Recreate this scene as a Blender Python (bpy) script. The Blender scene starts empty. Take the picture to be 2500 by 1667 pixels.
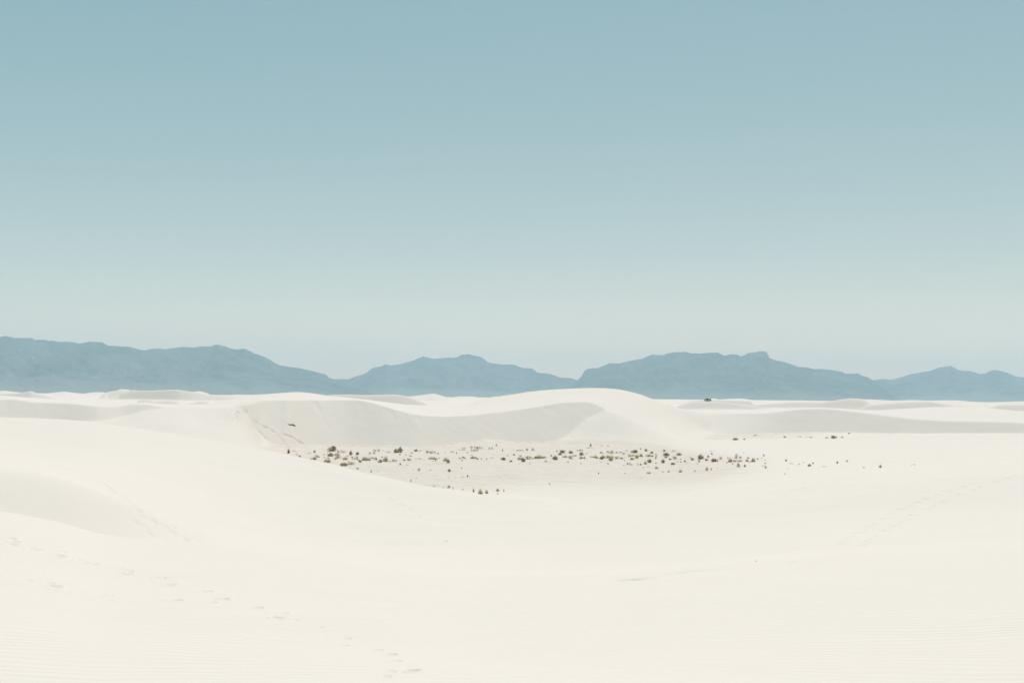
import bpy, math, random
import numpy as np
from mathutils import Vector

random.seed(7)
rng = np.random.default_rng(11)
scene = bpy.context.scene
COL = scene.collection

# ------------------------------------------------------------------ camera
F = 2500 * 35.0 / 36.0           # focal length in photo pixels (35 mm lens)
HZ = 970.0                       # horizon row at the middle column
ROLL = math.atan(0.0096)         # the photograph leans a little
cam_d = bpy.data.cameras.new('camera')
cam_d.lens = 35.0
cam_d.sensor_width = 36.0
cam_d.clip_start = 0.1
cam_d.clip_end = 120000.0
cam_d.shift_y = (HZ - 833.5) / 2500.0
cam = bpy.data.objects.new('camera', cam_d)
COL.objects.link(cam)
cam.rotation_mode = 'QUATERNION'
from mathutils import Quaternion
cam.rotation_quaternion = Quaternion((1, 0, 0), math.radians(90)) @ Quaternion((0, 0, 1), ROLL)
cam.location = (0, 0, 0)
scene.camera = cam

# ------------------------------------------------------------------ light
SUN_EL, SUN_AZ = math.radians(67), math.radians(14)     # azimuth: right of straight ahead
SUN_STRENGTH, SKY_STRENGTH, EXPOSURE = 2.67, 0.10, 0.0
sv = Vector((math.sin(SUN_AZ) * math.cos(SUN_EL), math.cos(SUN_AZ) * math.cos(SUN_EL), math.sin(SUN_EL)))
sun_d = bpy.data.lights.new('sun', 'SUN')
sun_d.energy = SUN_STRENGTH
sun_d.angle = math.radians(0.53)
sun_d.color = (1.0, 0.995, 0.975)
sun = bpy.data.objects.new('sun', sun_d)
COL.objects.link(sun)
sun.rotation_mode = 'QUATERNION'
sun.rotation_quaternion = sv.to_track_quat('Z', 'Y')
sun.location = (0, 0, 300)

world = bpy.data.worlds.new('World')
scene.world = world
world.use_nodes = True
wn, wl = world.node_tree.nodes, world.node_tree.links
wn.clear()
sky = wn.new('ShaderNodeTexSky')
sky.sky_type = 'NISHITA'
sky.sun_disc = False
sky.sun_elevation = SUN_EL
sky.sun_rotation = SUN_AZ
sky.altitude = 1200
sky.air_density = 1.0
sky.dust_density = 1.3
sky.ozone_density = 1.0
# white balance of the film: blue held back, red with a little more contrast
sp = wn.new('ShaderNodeSeparateColor'); cb = wn.new('ShaderNodeCombineColor')
wl.new(sky.outputs[0], sp.inputs[0])
for ch, (gain, power) in enumerate(((1.25, 1.08), (2.147, 0.62), (2.16, 0.50))):
    pw = wn.new('ShaderNodeMath'); pw.operation = 'POWER'; pw.inputs[1].default_value = power
    ml = wn.new('ShaderNodeMath'); ml.operation = 'MULTIPLY'; ml.inputs[1].default_value = gain
    wl.new(sp.outputs[ch], pw.inputs[0]); wl.new(pw.outputs[0], ml.inputs[0]); wl.new(ml.outputs[0], cb.inputs[ch])
bg = wn.new('ShaderNodeBackground')
bg.inputs['Strength'].default_value = SKY_STRENGTH
wo = wn.new('ShaderNodeOutputWorld')
wl.new(cb.outputs[0], bg.inputs[0])
wl.new(bg.outputs[0], wo.inputs[0])

vs = scene.view_settings
vs.view_transform = 'Standard'
vs.look = 'None'
vs.exposure = EXPOSURE
vs.gamma = 1.0
vs.use_curve_mapping = False
scene.cycles.use_denoising = True
scene.cycles.max_bounces = 8
scene.cycles.diffuse_bounces = 5
scene.cycles.volume_bounces = 2
scene.cycles.sample_clamp_indirect = 8.0

# ------------------------------------------------------------------ helpers
def pchip(x, xp, yp):
    """monotone cubic through (xp, yp), held flat outside"""
    x = np.asarray(x, float); xp = np.asarray(xp, float); yp = np.asarray(yp, float)
    o = np.argsort(xp, kind='stable'); xp, yp = xp[o], yp[o]
    keep = np.concatenate([[True], np.diff(xp) > 1e-6]); xp, yp = xp[keep], yp[keep]
    h = np.diff(xp); d = np.diff(yp) / h
    m = np.zeros_like(xp)
    if len(xp) > 2:
        w1 = 2 * h[1:] + h[:-1]; w2 = h[1:] + 2 * h[:-1]
        ok = d[1:] * d[:-1] > 0
        with np.errstate(divide='ignore', invalid='ignore'):
            hm = (w1 + w2) / (w1 / d[:-1] + w2 / d[1:])
        m[1:-1] = np.where(ok, hm, 0)
    m[0], m[-1] = d[0], d[-1]
    xc = np.clip(x, xp[0], xp[-1])
    i = np.clip(np.searchsorted(xp, xc, side='right') - 1, 0, len(h) - 1)
    t = (xc - xp[i]) / h[i]
    return ((1 + 2 * t) * (1 - t) ** 2 * yp[i] + t * (1 - t) ** 2 * h[i] * m[i]
            + t * t * (3 - 2 * t) * yp[i + 1] + t * t * (t - 1) * h[i] * m[i + 1])

def hash2(i, j, seed):
    n = (i.astype(np.int64) * 374761393 + j.astype(np.int64) * 668265263 + seed * 974634777) & 0xffffffff
    n = ((n ^ (n >> 13)) * 1274126177) & 0xffffffff
    n = (n ^ (n >> 16)) & 0xffffffff
    return n / 4294967295.0

def vnoise(x, y, seed=0):
    x = np.asarray(x, float); y = np.asarray(y, float)
    x, y = np.broadcast_arrays(x, y)
    i, j = np.floor(x), np.floor(y)
    fx, fy = x - i, y - j
    fx = fx * fx * fx * (fx * (fx * 6 - 15) + 10); fy = fy * fy * fy * (fy * (fy * 6 - 15) + 10)
    i = i.astype(np.int64); j = j.astype(np.int64)
    a = hash2(i, j, seed); b = hash2(i + 1, j, seed); c = hash2(i, j + 1, seed); d = hash2(i + 1, j + 1, seed)
    return (a * (1 - fx) + b * fx) * (1 - fy) + (c * (1 - fx) + d * fx) * fy

def fbm(x, y, seed=0, octs=4):
    s, a, n = 0, 1.0, 0
    for k in range(octs):
        s = s + a * (vnoise(x * 2 ** k, y * 2 ** k, seed + 17 * k) - 0.5); n += a; a *= 0.5
    return s / n * 2

def sstep(a, b, x):
    t = np.clip((x - a) / (b - a), 0, 1)
    return t * t * (3 - 2 * t)

CR, SR = math.cos(ROLL), math.sin(ROLL)
def ray(px, py):
    """photo pixel -> (u, dep): azimuth as a level-camera column, and drop per metre of ground distance"""
    px = np.asarray(px, float); py = np.asarray(py, float)
    xc, yc = (px - 1250) / F, (HZ - py) / F
    X, Z = xc * CR - yc * SR, xc * SR + yc * CR
    return 1250 + F * X, -Z / np.sqrt(1 + X * X)

def tag(o, label=None, cat=None, group=None, kind=None):
    if label: o['label'] = label
    if cat: o['category'] = cat
    if group: o['group'] = group
    if kind: o['kind'] = kind
    return o

def grid_mesh(name, V, wrap=False):
    """V[rows, cols, 3] -> mesh of quads"""
    nr, nc = V.shape[:2]
    idx = np.arange(nr * nc).reshape(nr, nc)
    if wrap:
        idx = np.concatenate([idx, idx[:, :1]], 1)
    a, b, c, d = idx[:-1, :-1], idx[:-1, 1:], idx[1:, 1:], idx[1:, :-1]
    q = np.stack([a, b, c, d], -1).reshape(-1, 4).astype(np.int32)
    return raw_mesh(name, V.reshape(-1, 3), q)

def raw_mesh(name, co, q, mats=None, smooth=True):
    me = bpy.data.meshes.new(name)
    n, k = q.shape
    me.vertices.add(len(co)); me.vertices.foreach_set('co', np.ascontiguousarray(co, np.float32).ravel())
    me.loops.add(n * k); me.loops.foreach_set('vertex_index', np.ascontiguousarray(q, np.int32).ravel())
    me.polygons.add(n); me.polygons.foreach_set('loop_start', np.arange(0, n * k, k, dtype=np.int32))
    me.polygons.foreach_set('use_smooth', np.full(n, smooth))
    if mats is not None:
        me.polygons.foreach_set('material_index', np.asarray(mats, np.int32))
    me.update(calc_edges=True)
    return me

def link(name, me, parent=None):
    o = bpy.data.objects.new(name, me)
    COL.objects.link(o)
    if parent is not None: o.parent = parent
    return o

# ------------------------------------------------------------------ materials
def new_mat(name):
    m = bpy.data.materials.new(name); m.use_nodes = True
    n = m.node_tree.nodes; l = m.node_tree.links
    b = n['Principled BSDF']
    b.inputs['Roughness'].default_value = 0.95
    b.inputs['Specular IOR Level'].default_value = 0.1
    return m, n, l, b

def mmath(n, l, op, a, b=None, c=None):
    k = n.new('ShaderNodeMath'); k.operation = op
    for i, v in enumerate((a, b, c)):
        if v is None: continue
        if hasattr(v, 'is_linked'): l.new(v, k.inputs[i])
        else: k.inputs[i].default_value = v
    return k.outputs[0]

def mix_rgb(n, l, fac, a, b):
    k = n.new('ShaderNodeMix'); k.data_type = 'RGBA'
    for i, v in ((0, fac), (6, a), (7, b)):
        if hasattr(v, 'is_linked'): l.new(v, k.inputs[i])
        else: k.inputs[i].default_value = v
    return k.outputs[2]

def noise(n, l, vec, scale, detail=3, rough=0.55):
    k = n.new('ShaderNodeTexNoise')
    k.inputs['Scale'].default_value = scale; k.inputs['Detail'].default_value = detail
    k.inputs['Roughness'].default_value = rough
    l.new(vec, k.inputs['Vector'])
    return k.outputs['Fac']

SAND = (0.889, 0.748, 0.652, 1)
SAND2 = (0.872, 0.741, 0.648, 1)
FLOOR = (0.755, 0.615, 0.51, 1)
def make_sand():
    m, n, l, b = new_mat('gypsum_sand')
    tc = n.new('ShaderNodeTexCoord').outputs['Object']
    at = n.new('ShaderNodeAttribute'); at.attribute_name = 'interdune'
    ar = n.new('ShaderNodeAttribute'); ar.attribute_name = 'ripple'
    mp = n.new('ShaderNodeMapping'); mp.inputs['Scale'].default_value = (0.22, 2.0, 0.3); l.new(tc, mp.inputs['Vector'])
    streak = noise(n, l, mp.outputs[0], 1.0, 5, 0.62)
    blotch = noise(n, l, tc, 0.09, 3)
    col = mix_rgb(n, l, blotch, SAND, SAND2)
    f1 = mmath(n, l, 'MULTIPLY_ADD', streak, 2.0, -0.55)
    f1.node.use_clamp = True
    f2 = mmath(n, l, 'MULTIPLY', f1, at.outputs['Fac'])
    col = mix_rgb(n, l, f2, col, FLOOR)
    l.new(col, b.inputs['Base Color'])
    # wind ripples
    sep = n.new('ShaderNodeSeparateXYZ'); l.new(tc, sep.inputs[0])
    warp1 = noise(n, l, tc, 0.16, 2)
    mp2 = n.new('ShaderNodeMapping'); mp2.inputs['Scale'].default_value = (0.55, 1.2, 1); l.new(tc, mp2.inputs['Vector'])
    warp2 = noise(n, l, mp2.outputs[0], 0.9, 2)
    ph = mmath(n, l, 'MULTIPLY', sep.outputs['Y'], 2 * math.pi / 0.33)
    ph = mmath(n, l, 'MULTIPLY_ADD', sep.outputs['X'], -2.2, ph)
    ph = mmath(n, l, 'MULTIPLY_ADD', warp1, 40.0, ph)
    ph = mmath(n, l, 'MULTIPLY_ADD', warp2, 12.0, ph)
    w = mmath(n, l, 'SINE', ph)
    patch = noise(n, l, tc, 0.33, 2)
    patch = mmath(n, l, 'MULTIPLY_ADD', patch, 2.6, -0.65); patch.node.use_clamp = True
    w = mmath(n, l, 'MULTIPLY', w, patch)
    w = mmath(n, l, 'MULTIPLY', w, ar.outputs['Fac'])
    grain = noise(n, l, tc, 9.0, 4, 0.7)
    fs = mmath(n, l, 'MULTIPLY', streak, at.outputs['Fac'])
    h = mmath(n, l, 'MULTIPLY', w, 0.0085)
    h = mmath(n, l, 'MULTIPLY_ADD', grain, 0.006, h)
    h = mmath(n, l, 'MULTIPLY_ADD', fs, 0.25, h)
    bp = n.new('ShaderNodeBump'); bp.inputs['Strength'].default_value = 1.0; bp.inputs['Distance'].default_value = 1.0
    l.new(h, bp.inputs['Height']); l.new(bp.outputs[0], b.inputs['Normal'])
    return m
M_SAND = make_sand()

def make_rock():
    m, n, l, b = new_mat('desert_mountain')
    tc = n.new('ShaderNodeTexCoord').outputs['Object']
    a1 = noise(n, l, tc, 0.0011, 8, 0.7)
    a1 = mmath(n, l, 'MULTIPLY_ADD', a1, 2.4, -0.7); a1.node.use_clamp = True
    at = n.new('ShaderNodeAttribute'); at.attribute_name = 'fan'
    c = mix_rgb(n, l, a1, (0.045, 0.05, 0.05, 1), (0.20, 0.195, 0.175, 1))
    c = mix_rgb(n, l, at.outputs['Fac'], c, (0.22, 0.21, 0.185, 1))
    l.new(c, b.inputs['Base Color'])
    return m
M_ROCK = make_rock()

def make_plant(name, c1, c2, rough=0.9, thin=0.4):
    m, n, l, b = new_mat(name)
    oi = n.new('ShaderNodeObjectInfo')
    tc = n.new('ShaderNodeTexCoord').outputs['Object']
    nz = noise(n, l, tc, 5.0, 2)
    f = mmath(n, l, 'MULTIPLY_ADD', oi.outputs['Random'], 0.6, mmath(n, l, 'MULTIPLY_ADD', nz, 1.2, -0.4))
    f.node.use_clamp = True
    l.new(mix_rgb(n, l, f, c1, c2), b.inputs['Base Color'])
    b.inputs['Roughness'].default_value = rough
    tr = n.new('ShaderNodeBsdfTranslucent'); mx = n.new('ShaderNodeMixShader')     # thin leaves let some light through
    l.new(b.inputs['Base Color'].links[0].from_socket, tr.inputs[0])
    mx.inputs[0].default_value = thin
    l.new(b.outputs[0], mx.inputs[1]); l.new(tr.outputs[0], mx.inputs[2]); l.new(mx.outputs[0], n['Material Output'].inputs[0])
    return m
M_OLIVE = make_plant('olive_leaves', (0.24, 0.175, 0.06, 1), (0.48, 0.35, 0.145, 1))
M_BROWN = make_plant('brown_leaves', (0.27, 0.17, 0.075, 1), (0.48, 0.32, 0.16, 1))
M_TAN = make_plant('tan_grass', (0.54, 0.41, 0.24, 1), (0.8, 0.65, 0.43, 1))
M_GREY = make_plant('grey_green_leaves', (0.4, 0.305, 0.15, 1), (0.66, 0.53, 0.32, 1))
M_DARK = make_plant('dark_sprigs', (0.17, 0.115, 0.06, 1), (0.36, 0.255, 0.14, 1))
M_BLACK = make_plant('blackish_leaves', (0.025, 0.022, 0.014, 1), (0.06, 0.05, 0.03, 1), thin=0.15)
M_WOOD = make_plant('dry_wood', (0.08, 0.062, 0.045, 1), (0.18, 0.14, 0.10, 1), thin=0.0)

# ------------------------------------------------------------------ terrain: long profile curves of the dune field
UE = np.array([-320.0, 2820.0])
def curve(pts, r=None):
    """pts: (px, py[, r]); -> functions of u giving drop and distance"""
    p = np.array([(q[0], q[1]) for q in pts], float)
    u, dep = ray(p[:, 0], p[:, 1])
    if r is None:
        rr = np.array([q[2] for q in pts], float); ru = u
    else:
        ru = np.array([q[0] for q in r], float); rr = np.array([q[1] for q in r], float)
    return u, dep, ru, rr

cols_in = np.linspace(-31.0, 31.0, 830)
side = np.concatenate([np.linspace(31.4, 60, 50), np.linspace(62, 298, 70), np.linspace(300, 328.6, 50)])
THD = np.concatenate([cols_in, side])
TH = np.radians(THD)
NC = len(TH)
fold = np.where(THD > 180, THD - 360, THD)
U = 1250 + F * np.tan(np.radians(np.clip(fold, -33, 33)))
back = sstep(50, 110, np.abs(fold))          # 1 behind the camera

def steps():
    r = 0.3; out = [r]
    while r < 32000:
        if r < 14: s = 0.45
        elif r < 48: s = max(0.05, 0.06 * (r / 20) ** 2)
        elif r < 128: s = 0.34
        elif r < 180: s = 0.6
        elif r < 236: s = 0.30
        elif r < 345: s = 0.6
        elif r < 620: s = 1.3
        elif r < 4500: s = r * 0.015
        else: s = r * 0.09
        r += s; out.append(r)
    return np.array(out)
R = steps()
NR = len(R)

Zf = lambda z, r: z                            # readability only
K = []                                         # list of (r[u], z[u], sharp)
def add(pts, r=None, sharp=False, smooth=True):
    u, dep, ru, rr = curve(pts, r)
    rk = pchip(U, ru, rr); zk = -pchip(U, u, dep) * rk
    K.append([rk, zk, sharp])
def addz(rpts, zpts, sharp=False):
    rk = pchip(U, [q[0] for q in rpts], [q[1] for q in rpts]); zk = pchip(U, [q[0] for q in zpts], [q[1] for q in zpts])
    K.append([rk, zk, sharp])

addz([(0, 0.1), (2500, 0.1)], [(0, -1.62), (2500, -1.62)])
addz([(0, 6.0), (2500, 6.0)], [(0, -2.35), (1250, -2.45), (2500, -2.4)])
addz([(0, 15.0), (2500, 15.0)], [(0, -4.15), (1250, -4.35), (2500, -4.25)])
# crest of the foreground dune
add([(-300, 1215, 48), (0, 1247, 46), (128, 1270, 45), (266, 1306, 43), (360, 1316, 42.5), (468, 1324, 42), (600, 1338, 41), (744, 1356, 40),
     (950, 1387, 38), (1200, 1408, 37), (1450, 1408, 36), (1600, 1399, 36), (1750, 1384, 37), (2000, 1364, 39), (2250, 1347, 42), (2500, 1336, 44), (2800, 1328, 46)], sharp='left')
# hollow behind it
add([(-300, 1255, 57), (0, 1282, 52), (266, 1332, 52), (360, 1336, 51.5), (468, 1338, 52), (600, 1345, 51), (744, 1358, 50), (950, 1377, 49), (1250, 1388, 50),
     (1600, 1372, 50), (2000, 1332, 51), (2500, 1305, 55), (2800, 1295, 56)])
add([(-300, 1105, 60), (0, 1140, 60), (130, 1164, 60), (266, 1205, 60.5), (380, 1244, 61), (468, 1265, 62.5), (600, 1288, 66), (744, 1304, 68), (950, 1321, 68), (1250, 1322, 68),
     (1600, 1292, 68), (2000, 1262, 70), (2500, 1240, 71), (2800, 1232, 72)])
add([(-300, 1065, 92), (0, 1088, 92), (266, 1112, 90), (468, 1148, 90), (744, 1207, 88), (950, 1241, 85), (1250, 1263, 82),
     (1450, 1260, 82), (1600, 1242, 83), (1800, 1214, 85), (2000, 1191, 87), (2250, 1168, 89), (2500, 1154, 90), (2800, 1145, 92)])
# edge of the long left dune and the near rim of the flat
add([(-300, 1013, 127), (0, 1017, 125), (120, 1021, 124), (233, 1030, 122), (330, 1045, 120), (420, 1058, 118), (530, 1077, 116), (640, 1096, 114), (700, 1109, 112),
     (790, 1128, 108), (900, 1157, 104), (960, 1170, 102), (1070, 1192, 98.5), (1160, 1203, 97), (1260, 1212, 95.5), (1330, 1222, 94), (1400, 1231, 93),
     (1480, 1229, 93), (1600, 1217, 94), (1700, 1203, 95.5), (1800, 1188, 97.5), (1950, 1168, 100), (2050, 1157, 103), (2150, 1147, 107), (2250, 1136, 112),
     (2350, 1124, 117), (2500, 1108, 122), (2800, 1095, 126)], sharp='left')
# the flat (interdune) and, left and right of it, what lies behind the rims
addz([(0, 150), (420, 141), (530, 137), (640, 128), (700, 122), (900, 113), (1250, 103), (1400, 101), (1600, 104), (1800, 112), (2050, 119), (2250, 126), (2500, 140)],
     [(0, -7.0), (233, -7.4), (420, -7.6), (530, -8.6), (640, -9.8), (700, -10), (1250, -10), (1600, -9.95), (1700, -9.6), (1800, -9.1), (2050, -8.3), (2250, -7.6), (2500, -6.75)])
addz([(0, 166), (420, 165), (530, 161), (640, 160), (700, 155), (1800, 155), (2500, 162)],
     [(0, -7.0), (233, -6.6), (420, -6.9), (530, -8.1), (580, -9.0), (640, -9.95), (700, -10), (1600, -10), (1700, -9.75), (1800, -9.3), (2050, -8.2), (2250, -7.45), (2500, -6.9)])
addz([(0, 176), (415, 176), (500, 177), (560, 176), (600, 177), (645, 179), (690, 182), (760, 187), (850, 191), (1000, 193), (1100, 195), (1200, 200), (1300, 206), (1340, 209), (1400, 210),
      (1500, 212), (1560, 207), (1620, 198), (1660, 190), (1740, 183), (1800, 180), (2500, 186)],
     [(0, -6.0), (232, -5.6), (415, -4.8), (500, -5.3), (560, -6.0), (600, -6.9), (620, -7.9), (645, -9.5), (690, -10), (1150, -10), (1200, -9.75), (1260, -10), (1440, -10), (1500, -9.9),
      (1560, -9.6), (1620, -9.2), (1660, -8.8), (1740, -8.55), (1800, -8.5), (2000, -7.95), (2200, -7.3), (2500, -6.9)])
# foot of the slip faces
BASE = [(-300, 1020, 186), (0, 1023, 185), (120, 1026, 184), (232, 1028, 182), (300, 1016, 186), (360, 1002, 188), (415, 995.5, 190), (470, 997, 190), (530, 997, 190), (570, 995, 190), (588, 996, 190), (600, 1008, 190), (620, 1038, 190), (645, 1070, 189.5),
        (690, 1091, 189.5), (760, 1090, 195), (850, 1089, 199), (950, 1091, 197.5), (1000, 1091, 198), (1080, 1088, 203), (1150, 1081, 207), (1200, 1075, 212), (1250, 1080, 215), (1300, 1083, 215.5), (1340, 1081, 218),
        (1380, 1066, 222), (1405, 1045, 225), (1440, 1018, 230), (1475, 1004, 234), (1500, 1010, 234), (1560, 1034, 228), (1620, 1057, 216), (1660, 1069, 206), (1740, 1073, 200), (1800, 1072, 200), (2000, 1068, 201), (2200, 1062, 204), (2500, 1060, 210), (2800, 1058, 212)]
add(BASE, sharp=True)
rb, zb = K[-1][0], K[-1][1]
# crest of the slip faces
CREST = [(-300, 970), (0, 975), (30, 975), (60, 978.5), (88, 983), (136, 984), (190, 987), (240, 992), (290, 993), (310, 989), (345, 987), (380, 990), (418, 995), (470, 996.5), (530, 996.5), (570, 994.5), (588, 990),
         (605, 984), (640, 978.5), (700, 977), (770, 977), (830, 977), (870, 977), (895, 980), (930, 990), (980, 1004), (1020, 1012.5), (1080, 1016), (1130, 1014.5), (1200, 1008), (1300, 995), (1400, 981.5), (1430, 981.5), (1455, 987), (1475, 997)]
uc, dc = ray([q[0] for q in CREST], [q[1] for q in CREST])
cd = pchip(U, uc, dc)
rc = (-zb + 0.62 * rb) / (0.62 + cd)
rc = np.maximum(rc, rb + 0.6)
uR, dR, ruR, rrR = curve([(1475, 997, 237), (1500, 1000, 240), (1560, 1014, 240), (1620, 1040, 235), (1660, 1062, 228), (1740, 1085, 226), (1800, 1083.5, 228), (2000, 1081, 236), (2500, 1085, 236), (2800, 1087, 236)])
rR = pchip(U, ruR, rrR); zR = -pchip(U, uR, dR) * rR
right = U > 1475
r11 = np.where(right, np.maximum(rR, rb + 0.6), rc); z11 = np.where(right, zR, -cd * rc)
K.append([r11, z11, True])
r_crest1 = r11.copy()
# stoss side behind the crests
add([(-300, 960, 250), (0, 966, 240), (136, 980, 235), (190, 984, 232), (240, 987, 232), (300, 986.5, 230), (345, 984, 230), (420, 991, 235), (500, 989, 240), (560, 985, 240), (600, 980, 240), (640, 973, 245), (730, 966, 260),
     (800, 970, 250), (880, 974.5, 245), (930, 984, 240), (980, 995, 240), (1020, 1002, 240), (1080, 1005, 240), (1130, 1003, 240), (1200, 996, 245), (1300, 979, 255), (1400, 963, 262), (1450, 962, 265), (1500, 965, 265),
     (1560, 981, 262), (1620, 1010, 262), (1660, 1036, 260), (1700, 1058, 260), (1740, 1068, 260), (2000, 1070, 260), (2500, 1075, 260)])
add([(-300, 958, 300), (0, 966, 285), (136, 976, 280), (240, 982, 275), (345, 984, 275), (420, 987.5, 275), (500, 987, 275), (560, 980, 275), (640, 968, 280), (730, 960, 285),
     (800, 966, 280), (880, 974, 280), (930, 981, 280), (1020, 995, 280), (1080, 996, 280), (1130, 994, 280), (1200, 982, 275), (1300, 962, 275), (1400, 951, 275), (1450, 950, 276), (1500, 952, 276),
     (1560, 967, 275), (1620, 996, 278), (1660, 1018, 280), (1700, 1040, 284), (1740, 1056, 290), (1790, 1064, 292), (1850, 1060, 298), (1930, 1057, 304), (2060, 1056, 308), (2150, 1058, 309), (2240, 1059, 309), (2320, 1058, 312), (2500, 1058, 318), (2800, 1058, 322)], sharp='right')
rb2, zb2 = K[-1][0], K[-1][1]
TOP = [(-300, 955, 330), (0, 970, 330), (136, 975, 330), (240, 980, 330), (345, 985, 330), (420, 988, 330), (500, 987, 330), (560, 975, 325), (600, 968, 320), (640, 963, 315), (690, 959, 312), (728, 957, 310), (760, 960, 310), (800, 966, 315), (880, 974, 320),
       (930, 980, 320), (1020, 990, 320), (1080, 991, 320), (1130, 987, 315), (1180, 974, 305), (1220, 967.5, 300), (1250, 963, 295), (1300, 955.5, 292), (1350, 951, 290), (1400, 948, 288), (1440, 947, 287), (1475, 947.5, 287), (1510, 950.5, 287), (1540, 956.5, 287), (1570, 965, 288), (1600, 977, 290), (1630, 987, 293), (1660, 997, 298), (1700, 1005, 306), (1740, 1008, 314)]
uT, dT, ruT, rrT = curve(TOP)
CR2 = [(1740, 1008), (1800, 1008.5), (1870, 1008), (1900, 1004.5), (1950, 999), (1980, 997.5), (2010, 997.5), (2040, 999.5), (2100, 1006), (2170, 1015), (2230, 1022.5), (2300, 1027), (2400, 1029), (2460, 1030), (2500, 1033), (2800, 1040)]
u2, d2 = ray([q[0] for q in CR2], [q[1] for q in CR2])
cd2 = pchip(U, u2, d2)
sl2 = 0.34 + 0.28 * sstep(1760, 1960, U)
rc2 = np.maximum((-zb2 + sl2 * rb2) / (sl2 + cd2), rb2 + 1)
wR = sstep(1700, 1780, U)
rT = pchip(U, ruT, rrT); zT = -pchip(U, uT, dT) * rT
r13 = rT * (1 - wR) + rc2 * wR; z13 = zT * (1 - wR) - cd2 * rc2 * wR
K.append([r13, z13, 'right'])
r_crest2 = r13.copy()
# swell behind the right dune, far ground
add([(-300, 966, 400), (0, 978, 385), (300, 984, 385), (420, 992, 385), (500, 992, 385), (600, 976, 370), (728, 972, 360), (800, 975, 365), (880, 984, 370), (1020, 990, 390), (1130, 991, 385), (1250, 984, 360), (1400, 975, 350), (1500, 975, 350), (1570, 982, 350), (1640, 996, 350), (1700, 1004, 352), (1755, 1006, 355),
     (1850, 999, 360), (1950, 995.5, 365), (2010, 995, 368), (2060, 998, 370), (2130, 1002, 372), (2200, 998, 375), (2300, 993, 380), (2350, 993, 380), (2420, 997, 380), (2500, 1004, 380), (2800, 1010, 380)])
addz([(0, 430), (2500, 430)], [(-300, -3), (0, -3.9), (500, -4.2), (1000, -4.4), (1500, -4.4), (2000, -4.3), (2500, -4.2)])
addz([(0, 640), (2500, 640)], [(0, -3.2), (1250, -3.6), (2500, -3.6)])
for rr_, zz_ in ((1200, -3.2), (2600, -3.0), (5000, -3.0), (9000, -4.0), (40000, -4.0)):
    addz([(0, rr_), (2500, rr_)], [(0, zz_), (2500, zz_)])

nK = len(K)
RK = np.array([k[0] for k in K]); ZK = np.array([k[1] for k in K])
for k in range(1, nK):
    RK[k] = np.maximum(RK[k], RK[k - 1] + 0.5)
SH = np.zeros((nK, NC))
for k in range(nK):
    s = K[k][2]
    SH[k] = 1.0 if s is True else 1 - sstep(700, 1330, U) if s == 'left' else sstep(1690, 1800, U) if s == 'right' else 0.0
H = np.diff(RK, axis=0); D = np.diff(ZK, axis=0) / H
ML = np.zeros((nK, NC)); MR = np.zeros((nK, NC))       # slope arriving at / leaving a knot
w1 = 2 * H[1:] + H[:-1]; w2 = H[1:] + 2 * H[:-1]
with np.errstate(divide='ignore', invalid='ignore'):
    hm = np.where(D[1:] * D[:-1] > 0, (w1 + w2) / (w1 / D[:-1] + w2 / D[1:]), 0)
ML[1:-1] = hm; MR[1:-1] = hm
ML[1:-1] += SH[1:-1] * (D[:-1] - ML[1:-1]); MR[1:-1] += SH[1:-1] * (D[1:] - MR[1:-1])
MR[0] = D[0]; ML[-1] = D[-1]
Z = np.zeros((NR, NC))
for k in range(nK - 1):
    lo, hi = RK[k], RK[k + 1]
    i0 = max(0, np.searchsorted(R, lo.min()) - 1); i1 = min(NR, np.searchsorted(R, hi.max()) + 1)
    rr = R[i0:i1, None]
    m = (rr >= lo) & (rr < hi)
    t = (rr - lo) / (hi - lo)
    z = ((1 + 2 * t) * (1 - t) ** 2 * ZK[k] + t * (1 - t) ** 2 * H[k] * MR[k]
         + t * t * (3 - 2 * t) * ZK[k + 1] + t * t * (t - 1) * H[k] * ML[k + 1])
    Z[i0:i1] = np.where(m, z, Z[i0:i1])
Z[R < 0.12] = -1.62

PX = R[:, None] * np.sin(TH)[None, :]
PY = R[:, None] * np.cos(TH)[None, :]

# behind the camera the field goes on as low rolling dunes
roll = -2.2 + 1.6 * fbm(PX / 60, PY / 42, 5, 3) - 1.5 * sstep(20, 200, R)[:, None]
bw = back[None, :] * sstep(3, 25, R)[:, None]
Z = Z * (1 - bw) + roll * bw

# far dune ridges: steep slip side towards the camera, long gentle back
AZ = np.degrees(np.arctan2(PX[-1], PY[-1]))
def ridge(pts, r, front=0.62, backs=0.09, edge=0.25):
    global Z
    p = np.array([(q[0], q[1]) for q in pts], float)
    u, dep = ray(p[:, 0], p[:, 1])
    if np.isscalar(r): rcx = np.full(NC, float(r))
    else: rcx = pchip(U, np.linspace(u.min(), u.max(), len(r)), r)
    zc = -pchip(U, u, dep) * rcx
    out = np.maximum(np.maximum(u.min() - U, U - u.max()), 0) / F * rcx
    zc = zc - edge * out - 1.5 * (out > 0) * np.minimum(out / 3, 1)
    ok = (np.abs(fold) < 33) & (out < 60)
    cols = np.where(ok)[0]
    i0, i1 = np.searchsorted(R, rcx.min() - 40), np.searchsorted(R, rcx.max() + 130)
    d = R[i0:i1, None] - rcx[None, cols]
    z = zc[None, cols] - np.where(d < 0, -front * d, backs * d * (0.25 + np.minimum(d / 60, 1)))
    Z[i0:i1, cols] = np.maximum(Z[i0:i1, cols], z)

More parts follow.
